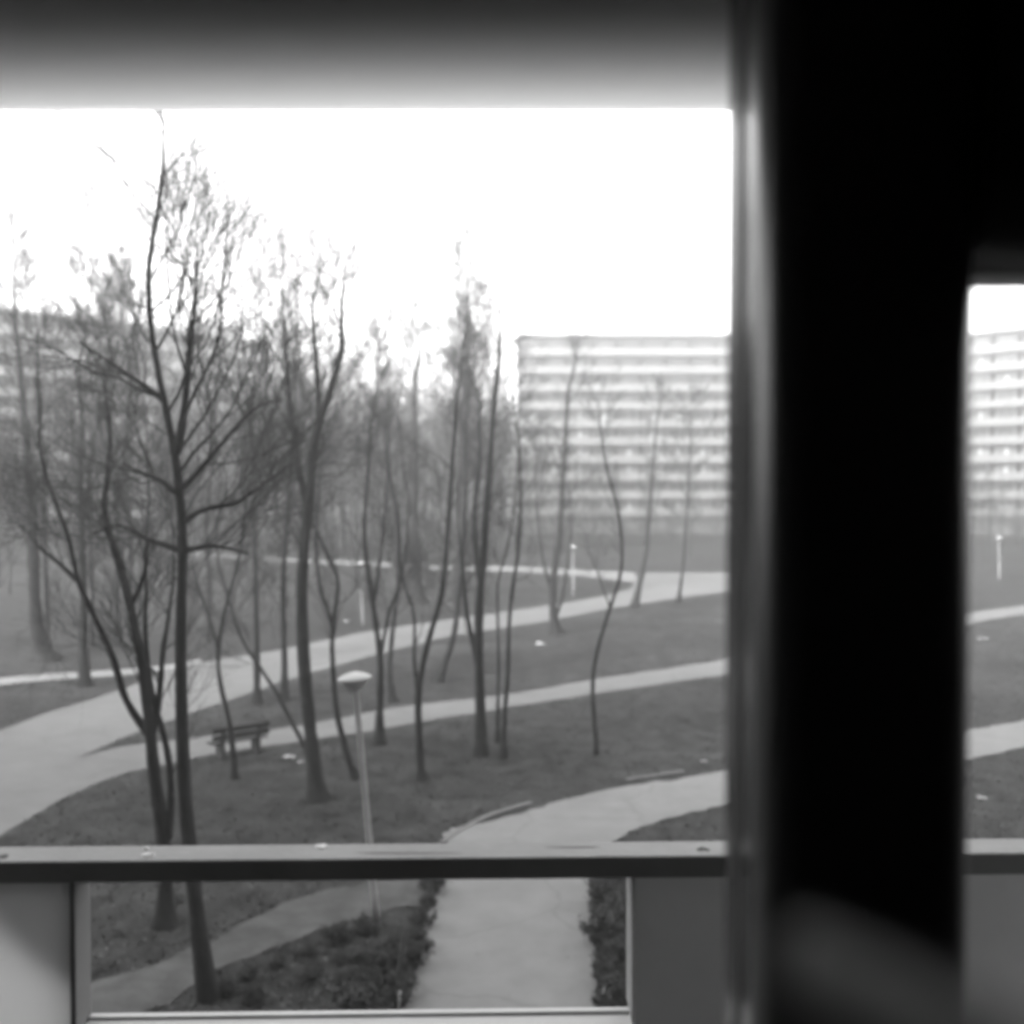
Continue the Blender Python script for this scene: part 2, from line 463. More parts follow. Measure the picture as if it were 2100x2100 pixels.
# ------------------------------------------------------------------ balcony
YR = 2.345
def ydep(x): return YR + 0.024 * x       # the rail runs very slightly askew
bal = empty("balcony_balustrade", (0, YR, ZF))
tag(bal, "grey balcony balustrade with a flat handrail over a wide opening between two panels", "balustrade")
def bpart(name, P, m, bevel=.003):
    return MB().hexa([Vector(p) - Vector((0, YR, ZF)) for p in P]).build(name, m, bal, bevel=bevel)
BX0, BX1 = -2.55, 2.1
zr = at(1050, 1727, YR).z
yn = 0.099
zb = zr - 0.049
def slab(x0, x1, f0, f1, z0, z1):
    return [(x0, ydep(x0) + f0, z0), (x1, ydep(x1) + f0, z0), (x1, ydep(x1) + f1, z0), (x0, ydep(x0) + f1, z0),
            (x0, ydep(x0) + f0, z1), (x1, ydep(x1) + f0, z1), (x1, ydep(x1) + f1, z1), (x0, ydep(x0) + f1, z1)]
bpart("handrail", slab(BX0, BX1, -yn, 0, zb, zr), M['rail'], .005)
xa = at(135, 1900, 2.215).x
xb = at(1304, 1900, 2.235).x
# left panel: frosted sheet between a solid edge post and the wall; right panel solid
bpart("panel", slab(BX0 + .002, xa - .0005, -.075, -.063, ZF - .1, zb - .0005), M['frosted'], .001)
bpart("panel_edge", slab(xa, xa + .012, -.088, -.004, ZF - .1, zb - .001), M['panel_shaded'])
bpart("panel", slab(xb, BX1 - .002, -.088, .035, ZF - .1, zb - .0005), M['panel'])
zledge = at(1050, 2066, YR - .005).z
bpart("ledge", slab(xa + .0125, xb - .0005, -.10, -.027, ZF - .1, zledge - .007), M['ledge'])
bpart("lip", slab(xa + .0126, xb - .001, -.0265, -.007, ZF - .1, zledge), M['ledge'], .003)
bpart("panel_edge", slab(xb - .004, xb - .0006, -.086, .033, zledge + .001, zb - .001), M['jamb'])
# triangle added outside the frosted sheet to shade its upper corner
gz = at(135, 1990, YR - .03).z
p3 = [Vector((xa - .26, YR, gz + .30)), Vector((xa - .001, YR, gz + .30)), Vector((xa - .001, YR, gz))]
P3 = [(p.x, ydep(p.x) - .045 - YR, min(p.z, zb - .001) - ZF) for p in p3]
g_ = MB(); g_.v = P3 + [(x, y + .02, z) for x, y, z in P3]; g_.f = [(0, 1, 2), (5, 4, 3), (0, 3, 4, 1), (1, 4, 5, 2), (2, 5, 3, 0)]
g_.build("shade_triangle", M['frosted'], bal)
def blob(name, u, v, rx, ry, m, hgt=.005):
    p = onz(u, v, zr); mb = MB(); n0 = 18
    prof = [(1.0, 0), (.85, .6), (.5, .9), (.15, 1.0)]
    for r_, z_ in prof:
        for j in range(n0):
            a = 6.2832 * j / n0; wob = 1 + .18 * math.sin(3 * a + u) + .1 * math.sin(5 * a)
            mb.v.append((p.x + rx * r_ * wob * math.cos(a), p.y - YR + ry * r_ * wob * math.sin(a), zr - ZF + .0005 + hgt * z_))
    for i in range(3):
        for j in range(n0): mb.f.append((i*n0 + j, i*n0 + (j+1) % n0, (i+1)*n0 + (j+1) % n0, (i+1)*n0 + j))
    mb.f.append(tuple(3 * n0 + j for j in range(n0)))
    mb.build(name, m, bal, smooth=True)
blob("dropping", 302, 1755, .013, .010, M['dropping'])
blob("dropping", 300, 1742, .006, .005, M['dropping'])
blob("dropping", 659, 1737, .013, .014, M['dropping'])
blob("stain", 1442, 1742, .015, .013, M['stain'], .0006)
blob("stain", 4, 1757, .015, .013, M['stain'], .0006)
blob("stain", 1180, 1738, .06, .003, M['stain'], .0006)
blob("stain", 830, 1750, .11, .003, M['stain'], .0006)

tag(MB().box((-2.7, FY + .01, ZF - .3), (2.3, YR + .06, ZF - .101)).build("balcony_floor", M['soffit']), kind="structure")
# slab of the balcony above and an added cloth below it, imitating a bright gradient
ya_ = 2.37
z1 = at(1050, 225, ya_).z
zc_ = z1 + .132
tag(MB().box((-3.0, FY + .01, zc_), (3.0, ya_ + .0, zc_ + .2)).build("balcony_ceiling", M['soffit']), kind="structure")
aw = empty("glow_cloth", (0, 2.0, z1))
tag(aw, "added translucent sheet across the top of the view, imitating a glow along its lower edge", "glow_cloth")
n = 40; V = []; Fs = []
for i in range(n + 1):
    yy_ = FY + .3 + (ya_ - FY - .3) * i / n
    zz = min(z1 + .29 * (ya_ - yy_), zc_ - .03)
    for x in (-2.2, 2.2): V.append((x, yy_ - 2.0, zz - z1))
for i in range(n): Fs.append((2*i, 2*i + 1, 2*i + 3, 2*i + 2))
clo = mesh_obj("cloth", V, Fs, M['cloth'], aw, smooth=True)
sol = clo.modifiers.new("solid", 'SOLIDIFY'); sol.thickness = .0012

# ------------------------------------------------------------------ trees
def emit(poly, sides, mat_, name, parent):
    """poly: list of (pts n x 3, radii n). one mesh"""
    Vs = []; Fs = []; off = 0
    groups = {}
    for P, r in poly: groups.setdefault(len(P), []).append((P, r))
    for n, L in groups.items():
        P = np.array([a for a, _ in L]); r = np.array([b for _, b in L])     # m,n,3 / m,n
        m = len(L)
        T = np.gradient(P, axis=1); T /= np.linalg.norm(T, axis=2, keepdims=True) + 1e-9
        ref = np.where(np.abs(T[:, :1, 2:3]) > .9, np.array([[[1., 0, 0]]]), np.array([[[0, 0, 1.]]]))
        A = np.cross(T, np.broadcast_to(ref, T.shape)); A /= np.linalg.norm(A, axis=2, keepdims=True) + 1e-9
        B = np.cross(T, A)
        q = np.arange(sides) * 2 * math.pi / sides
        ring = P[:, :, None] + r[:, :, None, None] * (A[:, :, None] * np.cos(q)[None, None, :, None] + B[:, :, None] * np.sin(q)[None, None, :, None])
        Vs.append(ring.reshape(-1, 3))
        base = off + (np.arange(m) * n * sides)[:, None, None]
        i = (np.arange(n - 1) * sides)[None, :, None]; j = np.arange(sides)[None, None, :]; jj = (j + 1) % sides
        f = np.stack([base + i + j, base + i + jj, base + i + sides + jj, base + i + sides + j], axis=-1)
        Fs.append(f.reshape(-1, 4)); off += m * n * sides
    return np_obj(name, np.concatenate(Vs), np.concatenate(Fs), mat_, parent)

class Tree:
    def __init__(s, seed, twig_r=.006, up=.35):
        s.g = np.random.default_rng(seed); s.main = []; s.tw = []; s.twig_r = twig_r; s.up = up
    def smooth_line(s, P, n):
        P = np.asarray(P, float); d = np.r_[0, np.cumsum(np.linalg.norm(np.diff(P, axis=0), axis=1))]
        q = np.linspace(0, d[-1], n)
        X = np.stack([np.interp(q, d, P[:, c]) for c in range(3)], 1)
        for _ in range(2): X[1:-1] = .25 * X[:-2] + .5 * X[1:-1] + .25 * X[2:]
        return X
    def stem(s, P, r0, r1, flare=0.0):
        n = 26
        X = s.smooth_line(P, n); tt = np.linspace(0, 1, n)
        r = r0 + (r1 - r0) * tt ** .9
        if flare: r = r * (1 + flare * np.exp(-tt * 26))
        r = r * (1 + .06 * s.g.normal(size=n))
        s.main.append((X, r)); return X, r
    def limb(s, p, d, L, r, lv, mx, n=7, kids=(5, 5, 4)):
        d = np.array(d, float); d /= np.linalg.norm(d)
        pts = [np.array(p, float)]; dd = d.copy(); step = L / (n - 1)
        for i in range(n - 1):
            dd = dd + s.g.normal(0, .16, 3) + np.array([0, 0, s.up * .28]); dd /= np.linalg.norm(dd)
            pts.append(pts[-1] + dd * step)
        X = np.array(pts); rr = np.maximum(r * np.linspace(1, .3, n), s.twig_r * .55)
        (s.main if r > .022 else s.tw).append((X, rr))
        if lv >= mx: return
        kcount = kids[min(lv, len(kids) - 1)]
        for q in range(kcount):
            tq = .22 + .78 * (q + s.g.random()) / kcount
            i = min(int(tq * (n - 1)), n - 2); a = tq * (n - 1) - i
            pp = X[i] * (1 - a) + X[i + 1] * a
            tang = X[i + 1] - X[i]; tang /= np.linalg.norm(tang)
            rnd = s.g.normal(size=3); side = rnd - tang * rnd.dot(tang); side /= np.linalg.norm(side)
            ang = R(20 + 32 * s.g.random())
            nd = tang * math.cos(ang) + side * math.sin(ang)
            s.limb(pp, nd, L * (.42 + .36 * s.g.random()) * (1.15 - .4 * tq), max(rr[i] * .55, s.twig_r), lv + 1, mx, max(4, n - 1), kids)
    def leader(s, X, r, top_z, spread=.12):
        """grow on from the end of a stem up to top_z"""
        p = X[-1].copy(); d = X[-1] - X[-3]; d /= np.linalg.norm(d) + 1e-9
        L = max(top_z - p[2], .6); n = 18; pts = [p]; step = L / (n - 1)
        for i in range(n - 1):
            d = d * .8 + np.array([0, 0, .32]) + s.g.normal(0, spread, 3) * [1, 1, .3]; d /= np.linalg.norm(d)
            pts.append(pts[-1] + d * step)
        Y = np.array(pts); rr = np.maximum(r[-1] * np.linspace(1, .08, n), s.twig_r)
        s.main.append((Y, rr)); return Y, rr
    def clothe(s, X, r, n, t0, L0, L1, mx=3, ang=(30, 65), kids=(5, 5, 4)):
        m = len(X)
        for q in range(n):
            t_ = t0 + (1 - t0) * (q + s.g.random()) / n
            i = min(int(t_ * (m - 1)), m - 2); a = t_ * (m - 1) - i
            p = X[i] * (1 - a) + X[i + 1] * a
            tang = X[i + 1] - X[i]; tang /= np.linalg.norm(tang) + 1e-9
            rnd = s.g.normal(size=3); side = rnd - tang * rnd.dot(tang); side /= np.linalg.norm(side)
            an = R(ang[0] + (ang[1] - ang[0]) * s.g.random())
            d = tang * math.cos(an) + side * math.sin(an)
            L = (L0 + (L1 - L0) * t_) * (.65 + .6 * s.g.random())
            s.limb(p, d, L, max(min(r[i] * .5, .009 * L + .003), s.twig_r), 1, mx, kids=kids)
    def build(s, name, base, label=None, cat="tree", group=None, tmat=None):
        e = empty(name, base)
        b = np.array(base, float)
        emit([(P - b, r) for P, r in s.main], 8, tmat or M['bark'], "trunk", e)
        if s.tw: emit([(P - b, r) for P, r in s.tw], 3, M['twig'], "crown", e)
        return tag(e, label, cat, group)

def photo_tree(seed, stems, top_v, width_px, label, name="bare_tree", n_br=14, t0=.35, L0=2.2, L1=1.1, lead=True, group="bare trees on the lawns", drift=.25, tmat=None, extra=(), mx=3, twig_r=.0025, flare=1.1, kids=(7, 8, 9)):
    """stems: list of pixel polylines; the first starts at the ground. top_v: photo row where the crown ends (per leader)"""
    bu, bv = stems[0][0]
    base = gnd(bu, bv); y0 = base.y
    T = Tree(seed, twig_r=twig_r)
    px = y0 / F
    for si, S in enumerate(stems):
        pts = []; yy_ = y0
        d0 = T.g.normal(0, drift) if si else 0
        for qi, (u, v) in enumerate(S):
            f_ = qi / max(len(S) - 1, 1)
            yq = y0 + (0 if si == 0 else d0 * f_) + drift * .4 * math.sin(3 * f_ + seed)* f_
            p = at(u, v, yq)
            if si == 0 and qi == 0: p = Vector((base.x, base.y, -.06))
            pts.append((p.x, p.y, p.z))
        w0 = width_px * (1.15 if si == 0 else (.6 if (isinstance(top_v, (list, tuple)) and top_v[si] is not None) else .42)) * px / 2
        X, r = T.stem(pts, w0, w0 * (.16 if S[-1][1] < 400 else .2 if (isinstance(top_v, (list, tuple)) and top_v[si] is None) else .4), flare if si == 0 else 0)
        T.clothe(X, r, n_br if si == 0 else max(4, n_br // 2), t0 if si == 0 else .2, L0, (L0 + L1) / 2, mx, kids=kids)
        if lead:
            tv = top_v[si] if isinstance(top_v, (list, tuple)) else top_v
            if tv is not None:
                ztop_ = at(S[-1][0], tv, y0).z
                if ztop_ > X[-1][2] + .3:
                    Y, ry = T.leader(X, r, ztop_)
                    T.clothe(Y, ry, n_br, .05, (L0 + L1) / 2, L1 * .6, mx, kids=kids)
    return T.build(name, tuple(base), label, "tree", group, tmat)

# big tree in front, left
photo_tree(1, [[(430, 2047), (412, 1960), (404, 1880), (398, 1800), (384, 1715), (376, 1600), (372, 1450), (369, 1320), (372, 1200), (378, 1120), (377, 1060), (366, 998), (362, 926), (348, 861), (330, 817), (317, 727), (306, 660), (299, 600), (297, 543), (306, 489), (330, 430), (342, 344), (335, 270)],
               [(378, 1070), (405, 1050), (435, 1040), (482, 1033), (543, 991), (600, 950)],
               [(378, 1130), (400, 1125), (430, 1118), (470, 1125), (510, 1135)],
               [(362, 930), (376, 860), (384, 780), (392, 700), (400, 620)],
               [(366, 1010), (390, 985), (430, 940), (480, 880), (530, 830), (580, 820)],
               [(372, 1130), (340, 1118), (300, 1105), (270, 1085), (235, 1075), (190, 1095)],
               [(360, 1010), (330, 985), (290, 970), (250, 950)],
               [(335, 820), (280, 780), (220, 740), (160, 700)]],
           [225, None, None, 470, None, None, None, None], 33, "tallest thick dark tree at the left front, its trunk passing behind the handrail", n_br=18, t0=.5, L0=2.3, L1=1.3, flare=.45)
# clump of stems just left of it
photo_tree(2, [[(338, 1897), (341, 1800), (336, 1720), (325, 1650), (313, 1570), (310, 1505), (300, 1440), (291, 1353), (279, 1295), (266, 1235), (254, 1186), (235, 1130), (215, 1060)],
               [(312, 1515), (290, 1487), (254, 1433), (235, 1353), (203, 1284), (175, 1225), (156, 1187), (149, 1136), (138, 1090), (118, 1045), (95, 980)],
               [(312, 1500), (326, 1440), (331, 1375), (336, 1320), (342, 1290), (350, 1230)],
               [(345, 1720), (352, 1640), (348, 1560), (333, 1494), (315, 1440), (305, 1380), (298, 1300), (300, 1200)],
               [(158, 1190), (120, 1154), (83, 1125), (50, 1085)],
               [(268, 1240), (285, 1210), (300, 1160), (305, 1100)]],
           [700, 600, 940, 780, None, None], 30, "clump of dark forking stems close left of the tallest tree", name="multi_stem_tree", n_br=10, t0=.55, L0=1.7, L1=1.0)
photo_tree(3, [[(92, 1352), (78, 1300), (72, 1259), (69, 1143), (67, 1071), (58, 960), (54, 890), (43, 781)]], 470, 26, "stout dark tree at the left edge beyond the road", n_br=18, t0=.3, L0=3.2, L1=1.8, twig_r=.01)
photo_tree(4, [[(174, 1407), (171, 1331), (172, 1270), (168, 1100), (165, 1000), (168, 860)], [(170, 1080), (185, 960), (200, 860), (215, 760)]], [400, 560], 18, "straight slim tree at the thin side path on the left", n_br=16, t0=.35, L0=2.8, L1=1.6, twig_r=.009)
photo_tree(5, [[(482, 1597), (478, 1541), (471, 1476), (456, 1425), (444, 1353), (449, 1324), (456, 1270), (471, 1215), (490, 1150), (500, 1080)],
               [(447, 1330), (431, 1270), (413, 1222), (395, 1160)]], [860, 960], 11, "thin crooked tree standing in front of the bench", n_br=10, t0=.5, L0=1.3, L1=.9)
photo_tree(6, [[(527, 1442), (527, 1367), (525, 1259), (525, 1193), (521, 1090), (522, 980)]], 660, 13, "thin upright tree at the near kerb of the road, leftmost of a pair there", n_br=14, t0=.4, L0=1.9, L1=1.1, twig_r=.008)
photo_tree(7, [[(582, 1437), (584, 1367), (580, 1259), (582, 1159), (590, 1040), (600, 900)]], 620, 13, "thin upright tree at the near kerb of the road, rightmost of a pair there", n_br=14, t0=.4, L0=2.0, L1=1.1, twig_r=.008)
photo_tree(8, [[(651, 1641), (643, 1566), (637, 1498), (627, 1411), (621, 1333), (618, 1224), (621, 1140), (625, 1097), (634, 1035), (640, 960), (646, 880), (668, 830), (686, 776), (700, 724)],
               [(632, 1050), (612, 960), (602, 880), (590, 790), (585, 700)],
               [(640, 960), (655, 860), (650, 760), (640, 640)]], [520, 450, 480], 28, "thick straight tree left of the near lamp, second thickest trunk", n_br=16, t0=.5, L0=2.1, L1=1.2)
photo_tree(9, [[(640, 1560), (620, 1520), (593, 1472), (571, 1426), (534, 1370), (505, 1330), (480, 1270), (455, 1180)]], 900, 9, "thin stem leaning left out of the foot of a thick trunk", n_br=10, t0=.5, L0=1.3, L1=.8, flare=.2)
photo_tree(10, [[(732, 1598), (717, 1566), (702, 1513), (689, 1457), (683, 1380), (680, 1317), (683, 1271), (692, 1224), (697, 1199), (691, 1168), (668, 1135), (650, 1090)],
                [(681, 1290), (672, 1245), (658, 1218), (651, 1162), (648, 1090), (655, 1000)]], [900, 700], 13, "slender kinked tree just left of the near lamp head", n_br=10, t0=.5, L0=1.5, L1=.9)
photo_tree(11, [[(779, 1526), (778, 1473), (781, 1380), (781, 1342), (770, 1280), (764, 1230), (755, 1178), (745, 1100), (752, 1000), (760, 900)],
                [(765, 1235), (773, 1193), (781, 1131), (790, 1050), (795, 960)],
                [(781, 1340), (792, 1286), (798, 1249), (820, 1202), (833, 1131), (838, 1040)]], [560, 640, 620], 14, "three-forked tree right of the near lamp at the bench path", n_br=11, t0=.45, L0=1.8, L1=1.0)
photo_tree(12, [[(806, 1440), (798, 1380), (804, 1302), (811, 1249), (818, 1180), (815, 1080)]], 640, 11, "thin tree behind the three-forked one, between the two paths", n_br=12, t0=.4, L0=1.9, L1=1.0, twig_r=.008)
photo_tree(13, [[(866, 1602), (860, 1535), (857, 1442), (855, 1415), (866, 1370), (876, 1317), (894, 1265), (907, 1224), (913, 1162), (916, 1100), (922, 1035), (930, 911), (933, 873)],
                [(856, 1420), (849, 1348), (851, 1271), (845, 1237), (829, 1206), (822, 1160), (818, 1090)]], [590, 760], 14, "tree forking into a tall V, in the grass below the bench path", n_br=12, t0=.45, L0=1.8, L1=1.0)
photo_tree(14, [[(898, 1399), (913, 1361), (932, 1302), (938, 1255), (944, 1193), (950, 1100), (955, 1000)]], 660, 12, "stem leaning right at the far lawn below the road", n_br=12, t0=.4, L0=2.0, L1=1.1, twig_r=.009)
photo_tree(15, [[(986, 1549), (986, 1473), (983, 1380), (981, 1286), (985, 1193), (994, 1131), (997, 1035), (1006, 942), (1011, 848), (1022, 755)],
                [(983, 1380), (966, 1302), (957, 1255), (950, 1180), (940, 1080)],
                [(984, 1190), (975, 1131), (972, 1040), (985, 950), (982, 860)]], [560, 800, 680], 20, "thickest trunk of the group of three below the middle of the bench path", n_br=13, t0=.5, L0=1.9, L1=1.1)
photo_tree(16, [[(1020, 1523), (1022, 1411), (1022, 1317), (1019, 1193), (1028, 1168), (1043, 1115), (1055, 1040)]], 760, 7, "thinnest stem, in the middle of the group of three", n_br=9, t0=.5, L0=1.2, L1=.8)
photo_tree(17, [[(1033, 1555), (1034, 1473), (1042, 1380), (1043, 1286), (1050, 1209), (1064, 1131), (1067, 1069), (1068, 1000), (1064, 900)]], 690, 10, "slim tall stem, rightmost of the group of three", n_br=12, t0=.55, L0=1.5, L1=.9)
photo_tree(18, [[(1142, 1300), (1134, 1255), (1131, 1209), (1139, 1156), (1150, 1060), (1156, 960), (1161, 860), (1166, 799)], [(1131, 1215), (1115, 1156), (1105, 1090), (1100, 1020)], [(1138, 1270), (1152, 1230), (1164, 1156), (1172, 1090)]], [640, 880, 930], 14, "three-stemmed tree on the far lawn edge before the white apartment block", n_br=10, t0=.45, L0=2.3, L1=1.4, twig_r=.009, kids=(5, 6, 7))
photo_tree(19, [[(1222, 1548), (1225, 1529), (1220, 1490), (1216, 1440), (1214, 1395), (1223, 1333), (1239, 1286), (1251, 1243), (1273, 1187), (1278, 1147), (1275, 1090), (1262, 1013), (1243, 970), (1235, 900)],
                [(1251, 1245), (1236, 1206), (1226, 1175), (1205, 1128), (1198, 1105)]], [800, None], 9, "lone thin crooked tree leaning right, in the lawn at the right", n_br=8, t0=.6, L0=1.2, L1=.8, flare=.2, kids=(5, 6, 7))
photo_tree(20, [[(1301, 1244), (1307, 1218), (1320, 1162), (1327, 1116), (1333, 1041), (1339, 956), (1345, 880)]], 790, 10, "slim tree at the edge of the road before the white block", n_br=10, t0=.4, L0=2.2, L1=1.3, twig_r=.01, kids=(5, 6, 7))
photo_tree(21, [[(1391, 1235), (1397, 1193), (1402, 1156), (1408, 1060), (1413, 970), (1418, 885)]], 800, 6, "rightmost thin tree on the paved area near the pillar", n_br=11, t0=.4, L0=2.3, L1=1.4, twig_r=.01, kids=(5, 6, 7))
photo_tree(22, [[(938, 1240), (944, 1150), (948, 1040), (951, 900), (955, 800), (959, 724)]], 500, 24, "tall poplar rising above the far lawn, its crown highest near the white block", n_br=24, t0=.45, L0=3.4, L1=2.2, twig_r=.014, name="poplar_tree", tmat=M['bark_pale'])
photo_tree(23, [[(856, 1236), (854, 1180), (852, 1110), (848, 1020), (852, 900), (850, 800)]], 620, 22, "stout far tree on the roadside lawn seen between the forks of nearer trees", n_br=18, t0=.4, L0=3.0, L1=1.8, twig_r=.012)

# trees farther off: a few kinds, copied
def kind_tree(seed, h, n_br, L):
    T = Tree(seed, twig_r=.008, up=.5)
    X, r = T.stem([(0, 0, -.05), (.1, 0, h * .2), (-.1, .1, h * .4), (.05, 0, h * .55)], h * .011, h * .006, .5)
    Y, ry = T.leader(X, r, h, .1)
    T.clothe(X, r, n_br // 2, .45, L, L * .9, 3, kids=(5, 6, 7))
    T.clothe(Y, ry, n_br, .02, L * .9, L * .35, 3, kids=(5, 6, 7))
    if T.g.random() < .7:
        p = X[14]; T.limb(p, (.5, .2, 1), h * .45, h * .005, 0, 3, n=9, kids=(7, 5, 4))
    return T.build("background_tree", (0, 0, 0), "slim bare tree of the hazy thicket beyond the road", "tree", "bare trees of the far thicket", M['bark_pale'])
kinds = [kind_tree(101, 13, 20, 2.6), kind_tree(102, 16, 24, 3.0), kind_tree(103, 11, 18, 2.4), kind_tree(104, 18, 26, 2.8), kind_tree(105, 14, 22, 3.2)]
g2 = np.random.default_rng(5)
spots = []
# (u, ground row) by hand-scattered strata
for (u0, u1, v0, v1, cnt) in ((-60, 440, 1150, 1330, 13), (330, 720, 1112, 1142, 26), (560, 1040, 1105, 1142, 40), (-40, 560, 1116, 1150, 14), (640, 960, 1175, 1240, 6),
                              (1075, 1500, 1118, 1142, 7), (1960, 2160, 1112, 1160, 7)):
    for q in range(cnt):
        u = u0 + (u1 - u0) * (q + g2.random()) / cnt; v = v0 + (v1 - v0) * g2.random()
        spots.append((u, v))
for i, (u, v) in enumerate(spots):
    p = gnd(u, v); kk = int(g2.integers(5))
    if u > 1050: kk = (2, 0)[kk % 2]
    src = kinds[kk]
    o = src if not src.get("used") else copy_tree(src)
    src["used"] = 1
    s_ = .75 + .45 * g2.random()
    if u > 1050: s_ *= .8
    elif v < 1150: s_ *= 1.3
    o.location = (p.x, p.y, 0); o.rotation_euler = (0, 0, g2.random() * 6.28); o.scale = (s_, s_, s_ * (.9 + .25 * g2.random()))
for o in bpy.data.objects:
    if "used" in o: del o["used"]
if True:
    for src in kinds:
        if src.location.length < .01: bpy.data.objects.remove(src)

# ------------------------------------------------------------------ shrubs
def shrub_kind(seed, w, h, leaves, name, label, group, m):
    g = np.random.default_rng(seed)
    e = empty(name); T = Tree(seed, twig_r=.004, up=.5)
    for q in range(9):
        a = g.random() * 6.28; d = np.array([math.cos(a) * .7, math.sin(a) * .7, 1.0])
        T.limb((math.cos(a) * w * .12, math.sin(a) * w * .12, -.03), d, h * (.7 + .4 * g.random()), .012, 1, 3, kids=(5, 5, 4))
    emit(T.tw + T.main, 3, M['twig'], "stems", e)
    n = leaves
    P = np.concatenate([t_[0][1:] for t_ in T.tw]); P = P[g.integers(0, len(P), n)] + g.normal(0, .05, (n, 3))
    P[:, 2] = np.abs(P[:, 2])
    A = g.normal(size=(n, 3)); A /= np.linalg.norm(A, axis=1, keepdims=True); B = np.cross(A, g.normal(size=(n, 3))); B /= np.linalg.norm(B, axis=1, keepdims=True)
    sz = (.025 + .03 * g.random((n, 1)))
    V = np.stack([P - A * sz, P + B * sz * .55, P + A * sz, P - B * sz * .55], 1)
    np_obj("foliage", V.reshape(-1, 3), np.arange(4 * n).reshape(-1, 4), m, e, smooth=False)
    return tag(e, label, "shrub", group)
def scatter(src, pts, smin, smax, seed):
    g = np.random.default_rng(seed)
    for i, (u, v) in enumerate(pts):
        o = src if i == 0 else copy_tree(src)
        p = gnd(u, v); s_ = smin + (smax - smin) * g.random()
        o.location = (p.x, p.y, 0); o.rotation_euler = (0, 0, g.random() * 6.28); o.scale = (s_, s_, s_ * (.8 + .4 * g.random()))
sh = shrub_kind(31, .8, .6, 1500, "shrub", "low dark leafy shrub in the strip along the right side of the near walk", "shrubs right of the near walk", M['leaf'])
scatter(sh, [(1238, 2080), (1262, 2055), (1240, 2020), (1285, 2030), (1255, 1985), (1232, 1940), (1280, 1965), (1250, 1900), (1275, 1925), (1233, 1860), (1262, 1850), (1285, 1880), (1240, 1815), (1270, 1800), (1300, 1830), (1310, 1990)], .35, .7, 3)
sh2 = shrub_kind(32, .8, .55, 1500, "shrub", "low dark leafy shrub along the left side of the near walk", "shrubs left of the near walk", M['leaf'])
scatter(sh2, [(845, 1990), (835, 2020), (820, 2050), (800, 2075), (858, 1950), (870, 1905), (880, 1865), (888, 1830), (775, 2040), (790, 1995), (815, 1965)], .28, .55, 4)
sh3 = shrub_kind(33, 1.0, .5, 1300, "shrub", "low spreading shrub in the planted bed left of the near walk", "shrubs in the planted bed", M['leaf'])
scatter(sh3, [(460, 2040), (510, 2010), (520, 2060), (570, 1985), (630, 1960), (640, 2010), (690, 1935), (700, 1975), (710, 2020), (745, 1915), (750, 1960), (720, 2060)], .25, .5, 6)
shp = shrub_kind(34, .8, .4, 900, "shrub", "pale leaved clump among the dark shrubs of the planted bed", "pale clumps in the planted bed", M['leaf_pale'])
scatter(shp, [(690, 2075), (735, 2062), (668, 2045), (742, 1962), (768, 1966)], .35, .6, 8)
shf = shrub_kind(35, 2.2, 2.4, 900, "bush", "dark bare bush in the row before the foot of the apartment blocks", "bushes before the apartment blocks", M['leaf'])
g3 = np.random.default_rng(15)
pf = [(1060 + 22 * i + 8 * g3.random(), 1103 + 14 * g3.random()) for i in range(20)] + [(500 + 30 * i + 10 * g3.random(), 1106 + 22 * g3.random()) for i in range(18)] + \
     [(-30 + 30 * i + 10 * g3.random(), 1116 + 24 * g3.random()) for i in range(18)] + [(1985 + 18 * i, 1108 + 14 * g3.random()) for i in range(8)]
scatter(shf, pf, 1.0, 1.9, 9)

